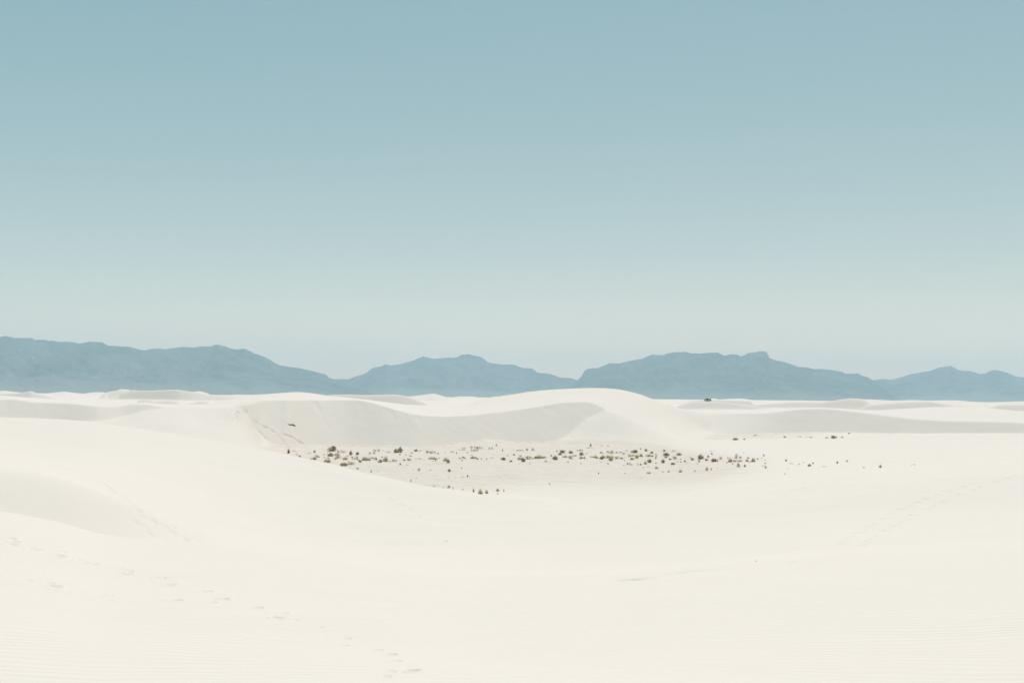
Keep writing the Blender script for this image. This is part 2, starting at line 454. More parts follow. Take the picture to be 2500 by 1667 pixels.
ridge([(-250, 960), (0, 961), (30, 960), (60, 957), (74, 954.5), (84, 957), (100, 963), (130, 971), (165, 977.5), (195, 980), (230, 978.5), (250, 979), (270, 983)], [338, 338, 330, 318])
ridge([(340, 986), (352, 983.5), (380, 979.5), (400, 977.5), (418, 977), (436, 980)], 412)
ridge([(425, 991.5), (445, 988), (470, 983.5), (495, 979.5), (505, 980), (520, 986)], 400)
ridge([(340, 976.5), (352, 975), (372, 976)], 470)
ridge([(255, 959), (280, 952.5), (300, 949), (320, 951), (340, 953), (400, 952), (430, 951), (460, 955), (500, 961), (540, 966), (590, 969)], [640, 610, 590, 600])
ridge([(590, 968.5), (612, 967), (632, 969)], 560)
ridge([(770, 968), (830, 963), (880, 964), (900, 964), (960, 963), (985, 965), (1005, 970), (1020, 976.5), (1040, 984)], [470, 455, 440, 425])
ridge([(1655, 992), (1665, 987.5), (1680, 982), (1710, 979.5), (1740, 980), (1780, 983), (1820, 988), (1890, 998)], [420, 432, 438, 425])
ridge([(1825, 990), (1880, 985), (1950, 981), (2000, 981.5), (2030, 978), (2060, 974), (2080, 972), (2100, 973), (2112, 976), (2124, 985)], [505, 520, 520, 500, 470])
ridge([(2096, 1001), (2112, 990), (2150, 986), (2200, 982), (2240, 979.5), (2265, 979.5), (2290, 983), (2310, 987.5), (2350, 991), (2420, 997)], [450, 468, 478, 465])
ridge([(2400, 998), (2420, 991.5), (2445, 988), (2500, 987), (2600, 985), (2800, 992)], [468, 480, 490])
ridge([(2275, 982), (2310, 980), (2335, 980.5), (2370, 983), (2405, 985)], 760)
ridge([(2330, 981), (2360, 980), (2390, 981.5)], 1000)
ridge([(-250, 955), (-60, 957), (0, 954), (10, 953), (25, 955), (50, 957.5)], 820)
ridge([(95, 961), (140, 956.5), (155, 955), (175, 957), (205, 960)], 1100)
ridge([(200, 960.5), (240, 956.5), (252, 957), (270, 961)], 1300)
ridge([(462, 960), (485, 954.5), (500, 957.5), (510, 961)], 1000)
ridge([(550, 965), (580, 963), (612, 963.5), (645, 962), (680, 963)], 900)
ridge([(985, 969), (1030, 964), (1058, 960.5), (1070, 963), (1090, 969)], 860)
ridge([(1100, 970.5), (1122, 967), (1150, 967), (1174, 970.5)], 1400)
ridge([(1188, 971), (1214, 967), (1234, 971)], 1700)
ridge([(780, 967), (830, 964.5), (900, 966), (980, 968)], 1250)
ridge([(1632, 981.5), (1660, 979), (1685, 974), (1697, 974), (1712, 978)], 690)
ridge([(1690, 977.5), (1724, 975.5), (1760, 976), (1830, 979)], 600)
ridge([(1600, 974.5), (1640, 973.5), (1700, 974.5), (1732, 973), (1744, 971), (1756, 973.5), (1782, 972), (1810, 971.5), (1835, 974.5), (1872, 977)], 1500)
ridge([(1855, 977), (1930, 976.5), (1955, 975), (1985, 976), (2030, 977)], 1900)
ridge([(2090, 974), (2130, 975), (2180, 977.5), (2230, 976.5), (2265, 977.5), (2300, 977), (2335, 977), (2370, 980), (2410, 981.5), (2450, 981), (2500, 979.5), (2800, 981)], 1250)
# a scatter of unremarkable far crests, all round
for k in range(150):
    a = rng.uniform(-180, 180); r0 = math.exp(rng.uniform(math.log(750), math.log(4200)))
    if abs(a) > 36: r0 = math.exp(rng.uniform(math.log(120), math.log(4000)))
    ln = rng.uniform(40, 130) * (0.6 + r0 / 1500); top = rng.uniform(-2.2, -0.4) if abs(a) < 36 else rng.uniform(-2.5, 1.0)
    lat = np.radians((THD - a + 180) % 360 - 180) * r0
    cols = np.where((np.abs(lat) < ln) & ((abs(a) <= 36) | (np.abs(fold) > 34)))[0]
    if len(cols) == 0: continue
    q = lat[cols] / ln
    zc = top - 3.5 * q ** 2; rcx = r0 - 30 * q ** 2 + 6 * np.sin(q * 5 + k)
    i0, i1 = np.searchsorted(R, r0 - 60), np.searchsorted(R, r0 + 160)
    d = R[i0:i1, None] - rcx[None, :]
    z = zc[None, :] - np.where(d < 0, -0.6 * d, 0.05 * d)
    Z[i0:i1, cols] = np.maximum(Z[i0:i1, cols], z)

# soft undulation of the sand, and avalanche tongues down the slip faces
near = (sstep(8, 16, R) * (1 - sstep(450, 900, R)))[:, None]
i1 = np.searchsorted(R, 900)
und = 0.10 * fbm(PX[:i1] / 9, PY[:i1] / 5, 21, 3) * sstep(8, 16, R[:i1])[:, None] * (0.5 + 0.5 * sstep(30, 80, R[:i1]))[:, None]
Z[:i1] += und
def tongues(rbk, rck, umin, umax, amp, seed):
    c = np.where((U > umin) & (U < umax) & (rck - rbk > 2))[0]
    i0, i1 = np.searchsorted(R, rbk[c].min()), np.searchsorted(R, rck[c].max() + 1)
    s = np.clip((R[i0:i1, None] - rbk[c]) / (rck[c] - rbk[c]), 0, 1) * (R[i0:i1, None] < rck[c])
    lat = (U[c] / F * 215)[None, :]
    lat = lat + 0.35 * (R[i0:i1, None] - rbk[c])
    n1 = np.clip(fbm(lat / 1.3, s * 0.8, seed, 3), 0, 1) * np.clip(fbm(lat / 9, s * 0 + 3, seed + 5, 2) * 2 + 0.35, 0, 1)
    prof = s * s * (1 - sstep(0.93, 1.0, s))
    Z[i0:i1, c] -= amp * n1 * prof
    Z[i0:i1, c] += 0.05 * fbm(lat / 2.2, R[i0:i1, None] / 2.0, seed + 9, 2) * s * (1 - s) * 4
tongues(RK[11], RK[12], 585, 1470, 0.5, 31)
tongues(RK[11], RK[12], -320, 415, 0.30, 32)
tongues(RK[14], RK[15], 1780, 2820, 0.16, 33)

# flat floor of the hollow between the dunes: a colour of its own
ib = [np.clip((U - a) / b, 0, 1) for a, b in ((0, 1),)]
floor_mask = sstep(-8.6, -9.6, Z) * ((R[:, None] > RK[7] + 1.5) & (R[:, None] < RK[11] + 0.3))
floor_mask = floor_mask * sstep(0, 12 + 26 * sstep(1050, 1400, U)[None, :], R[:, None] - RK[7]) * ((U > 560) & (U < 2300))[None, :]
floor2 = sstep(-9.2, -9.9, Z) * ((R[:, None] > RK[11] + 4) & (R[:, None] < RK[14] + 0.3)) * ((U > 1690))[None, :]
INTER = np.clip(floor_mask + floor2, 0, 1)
hum = 0.22 * np.clip(fbm(PX[:i1] / 3.0, PY[:i1] / 2.2, 77, 3), -0.2, 1) * INTER[:i1]
Z[:i1] += hum
RIP = (1 - sstep(34, 60, R))[:, None] * np.ones((1, NC))
lefthollow = sstep(52, 58, R)[:, None] * (1 - sstep(85, 98, R))[:, None]
RIP = np.maximum(RIP, 0.45 * lefthollow)

def col_of(u):
    th = math.degrees(math.atan((u - 1250) / F))
    return (th + 31.0) / 62.0 * 829

def zat(x, y):
    r = math.hypot(x, y); a = math.degrees(math.atan2(x, y))
    c = (a + 31.0) / 62.0 * 829
    c0 = int(min(max(c, 0), 828)); fc = min(max(c - c0, 0), 1)
    i = int(np.clip(np.searchsorted(R, r) - 1, 0, NR - 2)); fr = (r - R[i]) / (R[i + 1] - R[i])
    return ((Z[i, c0] * (1 - fc) + Z[i, c0 + 1] * fc) * (1 - fr) + (Z[i + 1, c0] * (1 - fc) + Z[i + 1, c0 + 1] * fc) * fr)

def hit(px, py, rmin=9.0):
    u, dep = ray(px, py); u, dep = float(u), float(dep)
    c = col_of(u); c0 = int(min(max(c, 0), 828)); fc = min(max(c - c0, 0), 1)
    zc = Z[:, c0] * (1 - fc) + Z[:, c0 + 1] * fc
    dd = -zc / R
    ok = np.where((dd <= dep) & (R > rmin))[0]
    i = ok[0] if len(ok) else NR - 2
    a, b = dd[i - 1], dd[i]
    t = 0.0 if a == b else np.clip((a - dep) / (a - b), 0, 1)
    r = R[i - 1] + t * (R[i] - R[i - 1])
    th = math.atan((u - 1250) / F)
    x, y = r * math.sin(th), r * math.cos(th)
    return x, y, zat(x, y), r

def dent(x, y, a, b, ang, depth, rim=0.25):
    r = math.hypot(x, y); th = math.degrees(math.atan2(x, y))
    ext = 3.0 * max(a, b)
    i0, i1 = np.searchsorted(R, r - ext), np.searchsorted(R, r + ext) + 1
    dc = math.degrees(ext / r) / 62.0 * 829 + 1
    c = (th + 31.0) / 62.0 * 829
    c0, c1 = int(max(0, c - dc)), int(min(830, c + dc + 2))
    if c1 <= c0 or i1 <= i0: return
    dx, dy = PX[i0:i1, c0:c1] - x, PY[i0:i1, c0:c1] - y
    ca, sa = math.cos(ang), math.sin(ang)
    q = np.sqrt(((dx * ca + dy * sa) / a) ** 2 + ((-dx * sa + dy * ca) / b) ** 2)
    Z[i0:i1, c0:c1] += -depth * np.exp(-q ** 4) + rim * depth * np.exp(-((q - 1.45) / 0.35) ** 2)

def prints(pts, size, depth, jitter=0.15):
    for p in pts:
        x, y, z, r = hit(p[0], p[1])
        k = p[2] if len(p) > 2 else 1.0
        g_ = min(max(r / 24.0, 0.9), 1.5) if r < 48 else 1.0
        dent(x, y, g_ * size * random.uniform(0.85, 1.15) * (0.75 + 0.25 * k), g_ * size * random.uniform(1.2, 1.6) * (0.75 + 0.25 * k), random.uniform(-0.5, 0.5), depth * k * g_ ** 1.3, 0.3)

# a walker's footprints across the foreground, and others on the slopes beyond
prints([(27, 1315, .8), (37, 1322, .6), (30, 1329, .9), (75, 1335, .4), (87, 1341, .9), (152, 1346, .6), (147, 1357, 1.1), (200, 1366, .6), (226, 1376, 1.2), (290, 1387, .4), (313, 1393, .7), (309, 1400, 1.1), (392, 1411, 1),
        (416, 1428, 1), (504, 1443, .8), (546, 1462, 1.2), (520, 1469, .4), (632, 1484, 1), (678, 1508, 1.3), (695, 1497, .4), (722, 1513, .4), (120, 1424, .6), (136, 1431, .9), (432, 1465, 1), (390, 1466, .4), (70, 1417, .3), (265, 1452, .5),
        (850, 1558, .6), (842, 1575, .4), (925, 1586, .5), (957, 1597, .8), (968, 1613, .6), (955, 1638, .5), (1010, 1638, 1.4), (945, 1650, .4), (785, 1530, .4)], 0.105, 0.085)
prints([(2051, 1328, .6), (2063, 1318), (2080, 1310), (2092, 1301), (2107, 1294), (2120, 1286), (2134, 1278), (2156, 1266), (2180, 1254), (2200, 1243, 1.2), (2220, 1236, 1.2), (2241, 1226, 1.2), (2263, 1218), (2290, 1208), (2318, 1199), (2353, 1188), (2376, 1180)], 0.2, 0.15)
prints([(2102, 1331, .7), (2120, 1323), (2134, 1316), (2150, 1307), (2163, 1295, 1.2), (2189, 1283), (2207, 1275), (2219, 1267), (2230, 1257, 1.2), (2263, 1243), (2279, 1236), (2300, 1228, 1.2), (2308, 1221), (2345, 1208), (2382, 1196), (2397, 1188), (2432, 1178), (2445, 1174), (2462, 1168), (2480, 1162)], 0.2, 0.15)
prints([(920, 1190), (928, 1199), (935, 1207), (950, 1214), (960, 1220), (975, 1229), (983, 1235), (996, 1242), (1003, 1248), (1017, 1255), (1022, 1260), (1043, 1270)], 0.18, 0.13)
prints([(1690, 1212, .6), (1760, 1206, .5), (1800, 1200, .6), (1830, 1196, .6), (1933, 1197), (1945, 1194), (1962, 1191), (1990, 1186), (2010, 1182), (2030, 1178), (2042, 1175, .8), (2064, 1171, .8)], 0.22, 0.12)
def groove(pts, width, depth, gap=0.25, jit=0.12):
    P = [hit(*p) for p in pts]
    for a, b in zip(P[:-1], P[1:]):
        L = math.dist(a[:2], b[:2]); n = max(2, int(L / (width * 0.8)))
        ang = math.atan2(b[1] - a[1], b[0] - a[0])
        for i in range(n):
            if random.random() < gap: continue
            t = (i + random.random() * 0.5) / n
            dent(a[0] + (b[0] - a[0]) * t + random.gauss(0, jit), a[1] + (b[1] - a[1]) * t + random.gauss(0, jit), width, width * 0.55, ang, depth * random.uniform(0.6, 1.2), 0.3)
groove([(228, 1168), (280, 1202), (330, 1236), (352, 1258), (395, 1283), (468, 1322)], 0.36, 0.07, 0.2)
groove([(262, 1190), (330, 1245), (375, 1278)], 0.32, 0.05, 0.4)
groove([(328, 1268), (375, 1308), (400, 1317)], 0.34, 0.07)
groove([(345, 1237), (420, 1282), (480, 1316), (520, 1328)], 0.32, 0.04, 0.5)
for gp, d_ in (([(622, 1029), (640, 1038), (655, 1046), (668, 1054)], 0.20), ([(614, 1041), (625, 1048), (640, 1058), (645, 1061)], 0.16), ([(690, 1062), (716, 1071), (735, 1080), (752, 1088)], 0.2),
               ([(640, 1062), (660, 1078), (690, 1096)], 0.08), ([(655, 1078), (680, 1095)], 0.08), ([(668, 1054), (690, 1075), (720, 1097)], 0.08), ([(620, 1055), (650, 1080), (680, 1098)], 0.06)):
    groove(gp, 0.5, d_ * 1.6, 0.12, 0.12)
for k in range(90):
    px, py = 583 + random.gauss(0, 16), 1011 + random.gauss(0, 5)
    x, y, z, r = hit(px + (py - 1011) * -1.5, py)
    dent(x, y, 0.4, 0.35, 0, random.uniform(0.05, 0.13), 0.4)
# a low wind-cut ledge in the right foreground
LP = [hit(*p) for p in ((1520, 1413), (1550, 1412), (1580, 1409), (1605, 1404), (1640, 1396), (1680, 1390), (1730, 1389), (1800, 1390))]
for k, (a, b) in enumerate(zip(LP[:-1], LP[1:])):
    for i in range(10):
        t = i / 10; x, y = a[0] + (b[0] - a[0]) * t, a[1] + (b[1] - a[1]) * t
        dent(x, y - 0.45, 0.5, 0.42, 0, 0.028 * (1 - k / 8), 0.0)
for px, py in ((1508, 1408), (1683, 1384), (1692, 1384), (1750, 1380), (1765, 1379), (1925, 1372), (1932, 1371)):
    x, y, z, r = hit(px, py); dent(x, y, 0.28, 0.16, 0.2, 0.05, 0.4)

# ------------------------------------------------------------------ where the plants stand
# (px, py of the foot, width, height in photo pixels, kind)
PL = [(704.5, 1106, 9, 10, 'Y'), (717, 1102, 6, 3, 'S'), (725, 1103, 4, 2, 'S'), (725, 1110, 4, 3, 'S'), (732, 1115, 5, 3.5, 'D'), (756, 1107, 6, 3, 'S'), (768, 1104.5, 6, 6, 'D'), (765.5, 1120, 14, 8.5, 'R'), (773, 1115.5, 7, 6, 'G'),
      (798, 1127, 18, 10, 'R'), (793, 1118, 5, 3, 'S'), (811.5, 1099.5, 21, 11, 'D'), (802, 1104.5, 5, 3, 'S'), (808.5, 1113, 11, 8, 'D'), (801, 1113.5, 6, 5, 'G'), (831, 1104.5, 13, 8, 'S'), (841.5, 1105, 6, 5, 'S'), (856, 1110, 7, 8, 'D'), (872.5, 1109.5, 9, 7.5, 'B'),
      (825, 1117.5, 17, 9, 'G'), (843, 1121.5, 13, 7.5, 'T'), (819, 1121.5, 8, 4, 'G'), (862, 1121, 11, 4, 'S'), (871, 1120.5, 7, 8, 'G'), (839, 1137, 18, 8, 'D'), (856, 1133, 17, 7, 'G'), (894, 1122.5, 19, 10, 'R'), (909.5, 1119, 8, 5, 'T'), (879, 1128, 8, 5.5, 'D'),
      (916.5, 1123, 8, 4, 'S'), (928, 1128, 11, 7.5, 'D'), (941, 1125, 14.5, 12, 'T'), (908, 1106.5, 12, 4, 'S'), (919, 1101.5, 15, 6, 'S'), (935.5, 1100, 3, 2, 'S'), (949.5, 1104.5, 9, 3, 'S'), (968, 1104, 12, 9, 'D'), (977, 1103.5, 11, 11, 'D'), (962, 1125, 12, 5, 'G'),
      (1015, 1101.5, 8, 5.5, 'B'), (1024, 1101.5, 6, 4, 'S'), (1006, 1107.5, 5, 5, 'S'), (999, 1123, 11, 5.5, 'R'), (1015, 1120.5, 3, 3, 'S'), (1026, 1121, 8, 3, 'S'), (977, 1135, 4.5, 4.5, 'D'), (994, 1135, 4, 2, 'S'), (1023, 1148.5, 8, 6, 'G'), (1010, 1147.5, 3, 2, 'S'),
      (906, 1152.5, 5, 4, 'G'), (922, 1151.5, 4, 2, 'S'), (873, 1145, 8, 4, 'G'), (854.5, 1140.5, 3, 2, 'S'), (1003, 1175.5, 5, 5, 'G'), (1017, 1167, 2.5, 2.5, 'S'),
      (1052, 1105, 18, 5, 'S'), (1086, 1105, 3, 3, 'S'), (1105, 1104.5, 9, 4, 'S'), (1121, 1098.5, 5, 2.5, 'S'), (1131, 1099.5, 8, 4, 'S'), (1132, 1094.5, 9, 3, 'S'), (1157, 1101.5, 15, 6, 'S'), (1157, 1093, 15, 4, 'S'), (1172, 1095, 17, 5, 'S'), (1198, 1096, 8, 5, 'S'),
      (1227, 1101, 3, 4, 'D'), (1268, 1100, 14, 3, 'S'), (1294, 1100, 17, 6.5, 'S'), (1212, 1088, 5, 4, 'G'), (1055, 1120.5, 21, 8.5, 'R'), (1087.5, 1125, 13, 10, 'T'), (1094, 1128.5, 9, 6, 'D'), (1057.5, 1127, 4, 2.5, 'S'), (1063.5, 1125.5, 4, 3, 'D'), (1036.5, 1124, 3, 2, 'S'),
      (1128, 1118.5, 14, 2.5, 'S'), (1128, 1125, 3, 3, 'D'), (1158.5, 1118, 17, 8, 'R'), (1166, 1121, 5, 3, 'D'), (1175, 1120.5, 3, 3, 'D'), (1188, 1121, 4, 3, 'D'), (1201, 1118.5, 6, 3, 'S'), (1229, 1122.5, 11, 7, 'B'), (1247.5, 1127, 7, 4, 'D'), (1239, 1113, 5, 3, 'G'),
      (1272, 1121.5, 18, 11, 'R'), (1278, 1125.5, 11, 7, 'B'), (1289, 1120.5, 13, 9, 'G'), (1267, 1133, 3, 2, 'S'), (1293, 1132, 6, 2.5, 'S'), (1322, 1117.5, 32, 11, 'R'), (1301, 1121, 8, 4, 'S'), (1333, 1126.5, 9, 3.5, 'G'), (1346, 1113.5, 5, 4, 'D'), (1356, 1122, 13, 8.5, 'D'),
      (1373, 1104.5, 12, 6, 'D'), (1367, 1110.5, 8, 5, 'D'), (1377, 1116.5, 14, 9, 'R'), (1097, 1151, 8, 7, 'D'), (1050.5, 1149, 4, 3, 'G'), (1127, 1143.5, 3, 3, 'D'), (1095, 1166, 5, 1.5, 'W'), (1112, 1165.5, 5, 1.5, 'W'), (1130, 1165, 8, 2.5, 'W'), (1141.5, 1164, 4, 5, 'D'),
      (1212, 1162, 4, 1.5, 'W'), (1222, 1165.5, 3, 1.5, 'S'), (1309, 1165.5, 4, 1, 'W'), (1342, 1181.5, 4, 2.5, 'D'), (1156, 1201, 5.5, 8, 'Y'), (1173, 1204.5, 11, 11, 'T'), (1188, 1204, 9, 8.5, 'T'), (1215, 1198.5, 9, 7, 'T'), (1215, 1206, 3, 4, 'T'), (1230, 1200, 4, 6, 'G'),
      (1083, 1190, 4, 2, 'S'), (1096, 1190, 8, 7, 'T'), (1106, 1194.5, 3, 5, 'G'), (1130, 1195.5, 5, 3, 'G'), (1060, 1187, 4, 3, 'G'),
      (1393.5, 1106, 11, 7, 'B'), (1393.5, 1119, 12, 9, 'G'), (1403.5, 1113, 9, 4, 'G'), (1417, 1101.5, 14, 5.5, 'S'), (1419.5, 1110, 10, 7, 'B'), (1432, 1109, 4, 5, 'S'), (1422.5, 1119, 12, 8, 'R'), (1442, 1088.5, 4, 5.5, 'D'), (1469, 1089.5, 5, 3, 'G'), (1484.5, 1090, 4, 3, 'G'),
      (1440, 1093.5, 14, 2, 'W'), (1449.5, 1117, 18, 9, 'R'), (1468, 1106, 8, 5, 'T'), (1481, 1117, 27, 12, 'R'), (1469, 1120, 11, 5.5, 'D'), (1491, 1106.5, 15, 8, 'G'), (1491.5, 1123, 11, 5, 'D'), (1506, 1119, 11, 6, 'G'), (1518, 1119, 9, 4.5, 'T'), (1511, 1105.5, 14, 3.5, 'S'),
      (1530.5, 1101.5, 6, 3, 'S'), (1523, 1109, 8, 4, 'G'), (1549, 1105.5, 17, 7, 'D'), (1546, 1114.5, 28, 10, 'R'), (1543.5, 1122, 10, 5.5, 'B'), (1565, 1113.5, 9, 8, 'T'), (1577.5, 1101.5, 6.5, 5.5, 'D'), (1564, 1096.5, 6, 3, 'G'), (1591, 1107, 8, 5, 'D'), (1583, 1113.5, 15, 5, 'G'),
      (1592.5, 1114, 4, 3, 'D'), (1601, 1110.5, 6, 4, 'G'), (1585.5, 1129, 10, 10, 'B'), (1575.5, 1132.5, 9, 7, 'T'), (1556.5, 1136.5, 3, 6, 'S'), (1564, 1135, 4, 4, 'D'), (1601, 1121, 3, 5, 'D'), (1537.5, 1132.5, 14, 3, 'S'), (1540.5, 1136.5, 6, 3, 'S'), (1570, 1142.5, 4, 3, 'S'),
      (1582.5, 1139.5, 7, 2, 'S'), (1602.5, 1143.5, 10, 6, 'T'), (1601.5, 1131, 4, 3, 'B'), (1618.5, 1129, 10, 7, 'B'), (1622, 1102, 11, 5, 'G'), (1626, 1111, 16, 5.5, 'B'), (1627, 1116.5, 9, 4, 'G'), (1645, 1101, 11, 2.5, 'W'), (1657, 1111, 13, 5.5, 'D'), (1647.5, 1119.5, 13, 5, 'G'),
      (1636, 1122, 8, 4, 'B'), (1643, 1134, 11, 5, 'D'), (1658, 1128, 10, 3, 'S'), (1661.5, 1121, 3, 3, 'B'), (1672, 1127, 5, 4, 'D'), (1677.5, 1130, 5, 1.5, 'W'), (1418, 1132.5, 2.5, 2.5, 'D'), (1484.5, 1132.5, 4, 3, 'B'), (1473, 1137, 2, 1, 'S'), (1461.5, 1157, 3, 4, 'D'),
      (1526, 1155.5, 4, 2, 'G'), (1584, 1155.5, 9, 4, 'G'), (1618.5, 1152.5, 3, 2.5, 'D'), (1632, 1152, 8, 3, 'G'), (1661.5, 1152.5, 8, 7, 'T'), (1610, 1166, 2, 1.5, 'S'),
      (1690.5, 1122.5, 11, 5, 'G'), (1686, 1118, 4, 3, 'S'), (1710.5, 1120, 15, 12, 'B'), (1707, 1128, 4, 5, 'D'), (1729, 1116.5, 5, 6, 'D'), (1725, 1123.5, 8, 4, 'B'), (1744, 1126, 18, 7, 'B'), (1738, 1109, 4, 4, 'D'), (1735.5, 1102, 3, 3, 'S'), (1744, 1100.5, 5, 1, 'W'),
      (1759.5, 1121, 8, 7, 'G'), (1782.5, 1127, 12, 10, 'T'), (1793, 1126.5, 11, 5, 'G'), (1797, 1119, 7, 8, 'G'), (1807.5, 1118, 7, 5, 'G'), (1807, 1126, 9, 4, 'G'), (1816, 1106.5, 2, 3, 'S'), (1788.5, 1134, 4, 4, 'G'), (1803, 1139.5, 11, 8, 'G'), (1818.5, 1139.5, 5, 6.5, 'D'),
      (1826.5, 1119, 5, 3.5, 'D'), (1824.5, 1126, 6, 4, 'D'), (1839, 1126.5, 10, 7.5, 'T'), (1831, 1128, 6, 3, 'S'), (1850, 1122, 6, 4, 'G'), (1869, 1123.5, 3, 3, 'S'), (1869.5, 1143.5, 7, 6, 'G'), (1725.5, 1148, 10, 8, 'G'), (1736.5, 1147, 5, 5, 'G'), (1752, 1142.5, 3, 2, 'S'),
      (1696, 1151.5, 5, 4, 'G'), (1919, 1125.5, 5, 4.5, 'D'), (1931.5, 1133.5, 7, 4, 'W'), (1976, 1137.5, 9, 5, 'B'), (1985, 1132, 4, 4, 'D'), (1951, 1134, 4, 3, 'G'), (1961.5, 1129, 4, 2, 'G'), (1922.5, 1144.5, 3, 2.5, 'S'), (1916, 1158, 3, 4, 'G'),
      (2044.5, 1131, 5, 5.5, 'D'), (2067.5, 1127, 6, 5, 'G'), (2013, 1139.5, 6, 2.5, 'S'), (2109, 1142, 5, 3, 'G'), (2149.5, 1141, 8, 6, 'Y'), (2230, 1135, 8, 2, 'W'),
      (1794.5, 1073, 11, 4, 'D'), (1817, 1073, 5, 2.5, 'D'), (1845, 1064, 12, 3, 'W'), (1882, 1066, 3, 1.5, 'S'), (1915.5, 1067.5, 6, 3, 'D'), (2035.5, 1068.3, 14, 5, 'D'), (2018.5, 1069, 7, 2.5, 'D'), (2056, 1068.3, 8, 3, 'G'), (1952, 1066.5, 9, 3, 'W'), (1979, 1068, 8, 2.5, 'G'),
      (1968, 1067.5, 4, 2, 'S'), (2073, 1058.5, 5, 2.5, 'D')]
# little tufts sprinkled between the larger plants
LITTLE = []
while len(LITTLE) < 66:
    x_, y_ = random.choice(((random.uniform(745, 1010), random.triangular(1103, 1130, 1118)), (random.gauss(1500, 130), random.triangular(1099, 1138, 1115)), (random.uniform(1700, 1870), random.triangular(1108, 1140, 1124)), (random.uniform(1040, 1330), random.triangular(1098, 1130, 1116))))
    if x_ < 760 and y_ > 1112 or x_ < 830 and y_ > 1122: continue
    if x_ > 1880 or x_ < 740: continue
    LITTLE.append((x_, y_, random.uniform(3.0, 6.5), random.uniform(2.2, 4.5), random.choice('TTTRGGBSS')))
for t_ in PL:
    if t_[2] >= 9:
        x, y, z, r = hit(t_[0], t_[1]); W_ = t_[2] / F * r
        dent(x, y + 0.1, W_ * 0.75, W_ * 0.75, 0, -0.13 * W_, 0.0)

# ------------------------------------------------------------------ the ground sheet
V = np.stack([PX, PY, Z], -1)
me = grid_mesh('sand_ground', V, wrap=False)
order = np.argsort(np.where(THD > 180, THD - 360, THD))
V2 = V[:, order]
bpy.data.meshes.remove(me)
me = grid_mesh('sand_ground', V2, wrap=True)
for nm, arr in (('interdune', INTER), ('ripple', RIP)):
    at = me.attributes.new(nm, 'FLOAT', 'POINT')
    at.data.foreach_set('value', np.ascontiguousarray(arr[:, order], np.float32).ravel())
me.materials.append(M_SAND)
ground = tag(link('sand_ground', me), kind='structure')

# ------------------------------------------------------------------ mountains on the far side of the basin
def mountains(pts, rbase, rtop, seed, label):
    p = np.array(pts, float)
    u, dep = ray(p[:, 0], p[:, 1])
    uu = np.arange(u.min(), u.max(), 1.9)
    top = np.maximum(-np.interp(uu, u, dep) * rtop, -3)
    lat = (uu - 1250) / F * rtop
    top = top * 1.0 + 14 * fbm(lat / 260, lat * 0, seed, 3) * sstep(0, 300, top)
    ts = np.concatenate([np.linspace(0, 1, 170), np.linspace(1.03, 1.6, 14)])
    T = ts[:, None]
    wl_ = 0.55 + 0.45 * vnoise(lat / 2500, lat * 0 + 2, seed + 3)
    ramp = np.where(T < 1, 0.30 * T + 0.70 * np.clip((T - 0.28) / 0.72, 0, 1) ** 1.25, np.maximum(1 - (T - 1) * 1.6, 0))
    dep_ = T * (rtop - rbase)
    wx = 420 * fbm(lat[None, :] / 1400, dep_ / 1400, seed + 8, 3); wy = 420 * fbm(lat[None, :] / 1400, dep_ / 1400, seed + 28, 3)
    spur_x = lat[None, :] + wx
    rg = lambda wa, wb, sd: np.abs(2 * vnoise((spur_x + 0.35 * dep_) / wa, (dep_ + wy) / wb, sd) - 1)
    cut = (0.34 * rg(1100, 2100, seed + 4) + 0.22 * rg(480, 800, seed + 6) + 0.12 * rg(210, 330, seed + 7) + 0.06 * rg(110, 150, seed + 9)) * np.sin(np.pi * np.clip(T, 0, 1)) ** 0.7
    z = -4 + (top[None, :] + 4) * ramp * (1 - cut)
    z = np.where(T <= 0.001, -30, z)
    r = rbase + (rtop - rbase) * T
    th = np.arctan((uu - 1250) / F)
    V = np.stack([r * np.sin(th), r * np.cos(th), z + 0 * r], -1)
    me = grid_mesh('mountain_range', V)
    at = me.attributes.new('fan', 'FLOAT', 'POINT')
    fan = (1 - sstep(0.30, 0.62, T + 0.18 * fbm(spur_x / 700, T * 3, seed + 12, 3))) * np.ones_like(V[..., 0])
    at.data.foreach_set('value', np.ascontiguousarray(fan, np.float32).ravel())
    me.materials.append(M_ROCK)
    return tag(link('mountain_range', me), label, 'mountain', 'ranges beyond the dunes', 'structure')

mountains([(-420, 850), (-300, 838), (-150, 833), (-60, 825), (0, 823), (15, 820), (27, 823), (40, 826), (60, 825), (78, 825), (84, 830), (115, 831), (120, 833), (125, 831), (140, 834), (170, 835), (195, 839), (205, 837), (220, 834), (248, 836), (265, 844),
           (290, 846), (315, 847), (354, 855), (370, 852), (385, 850), (405, 852), (445, 847), (475, 848), (490, 845), (515, 845), (530, 840), (550, 845), (560, 850), (575, 853), (595, 851), (605, 854), (620, 862), (640, 869), (683, 891), (720, 897), (760, 904),
           (780, 911), (793, 914), (805, 923), (815, 926), (850, 935), (900, 952), (940, 968)], 16000, 23000, 3, 'long high blue mountain ridge on the left side of the horizon')
mountains([(740, 965), (775, 938), (810, 926), (853, 925), (862, 920), (893, 911), (905, 901), (913, 897), (930, 894), (935, 892), (942, 889), (955, 892), (970, 889), (978, 889), (1010, 880), (1033, 870), (1055, 876), (1090, 874), (1115, 872), (1128, 866), (1145, 865),
           (1175, 871), (1192, 885), (1215, 889), (1255, 890), (1275, 897), (1300, 900), (1312, 910), (1340, 912), (1368, 921), (1395, 923), (1410, 928), (1440, 940), (1500, 968)], 19000, 27000, 9, 'middle blue mountain with two low peaks above the central dunes')
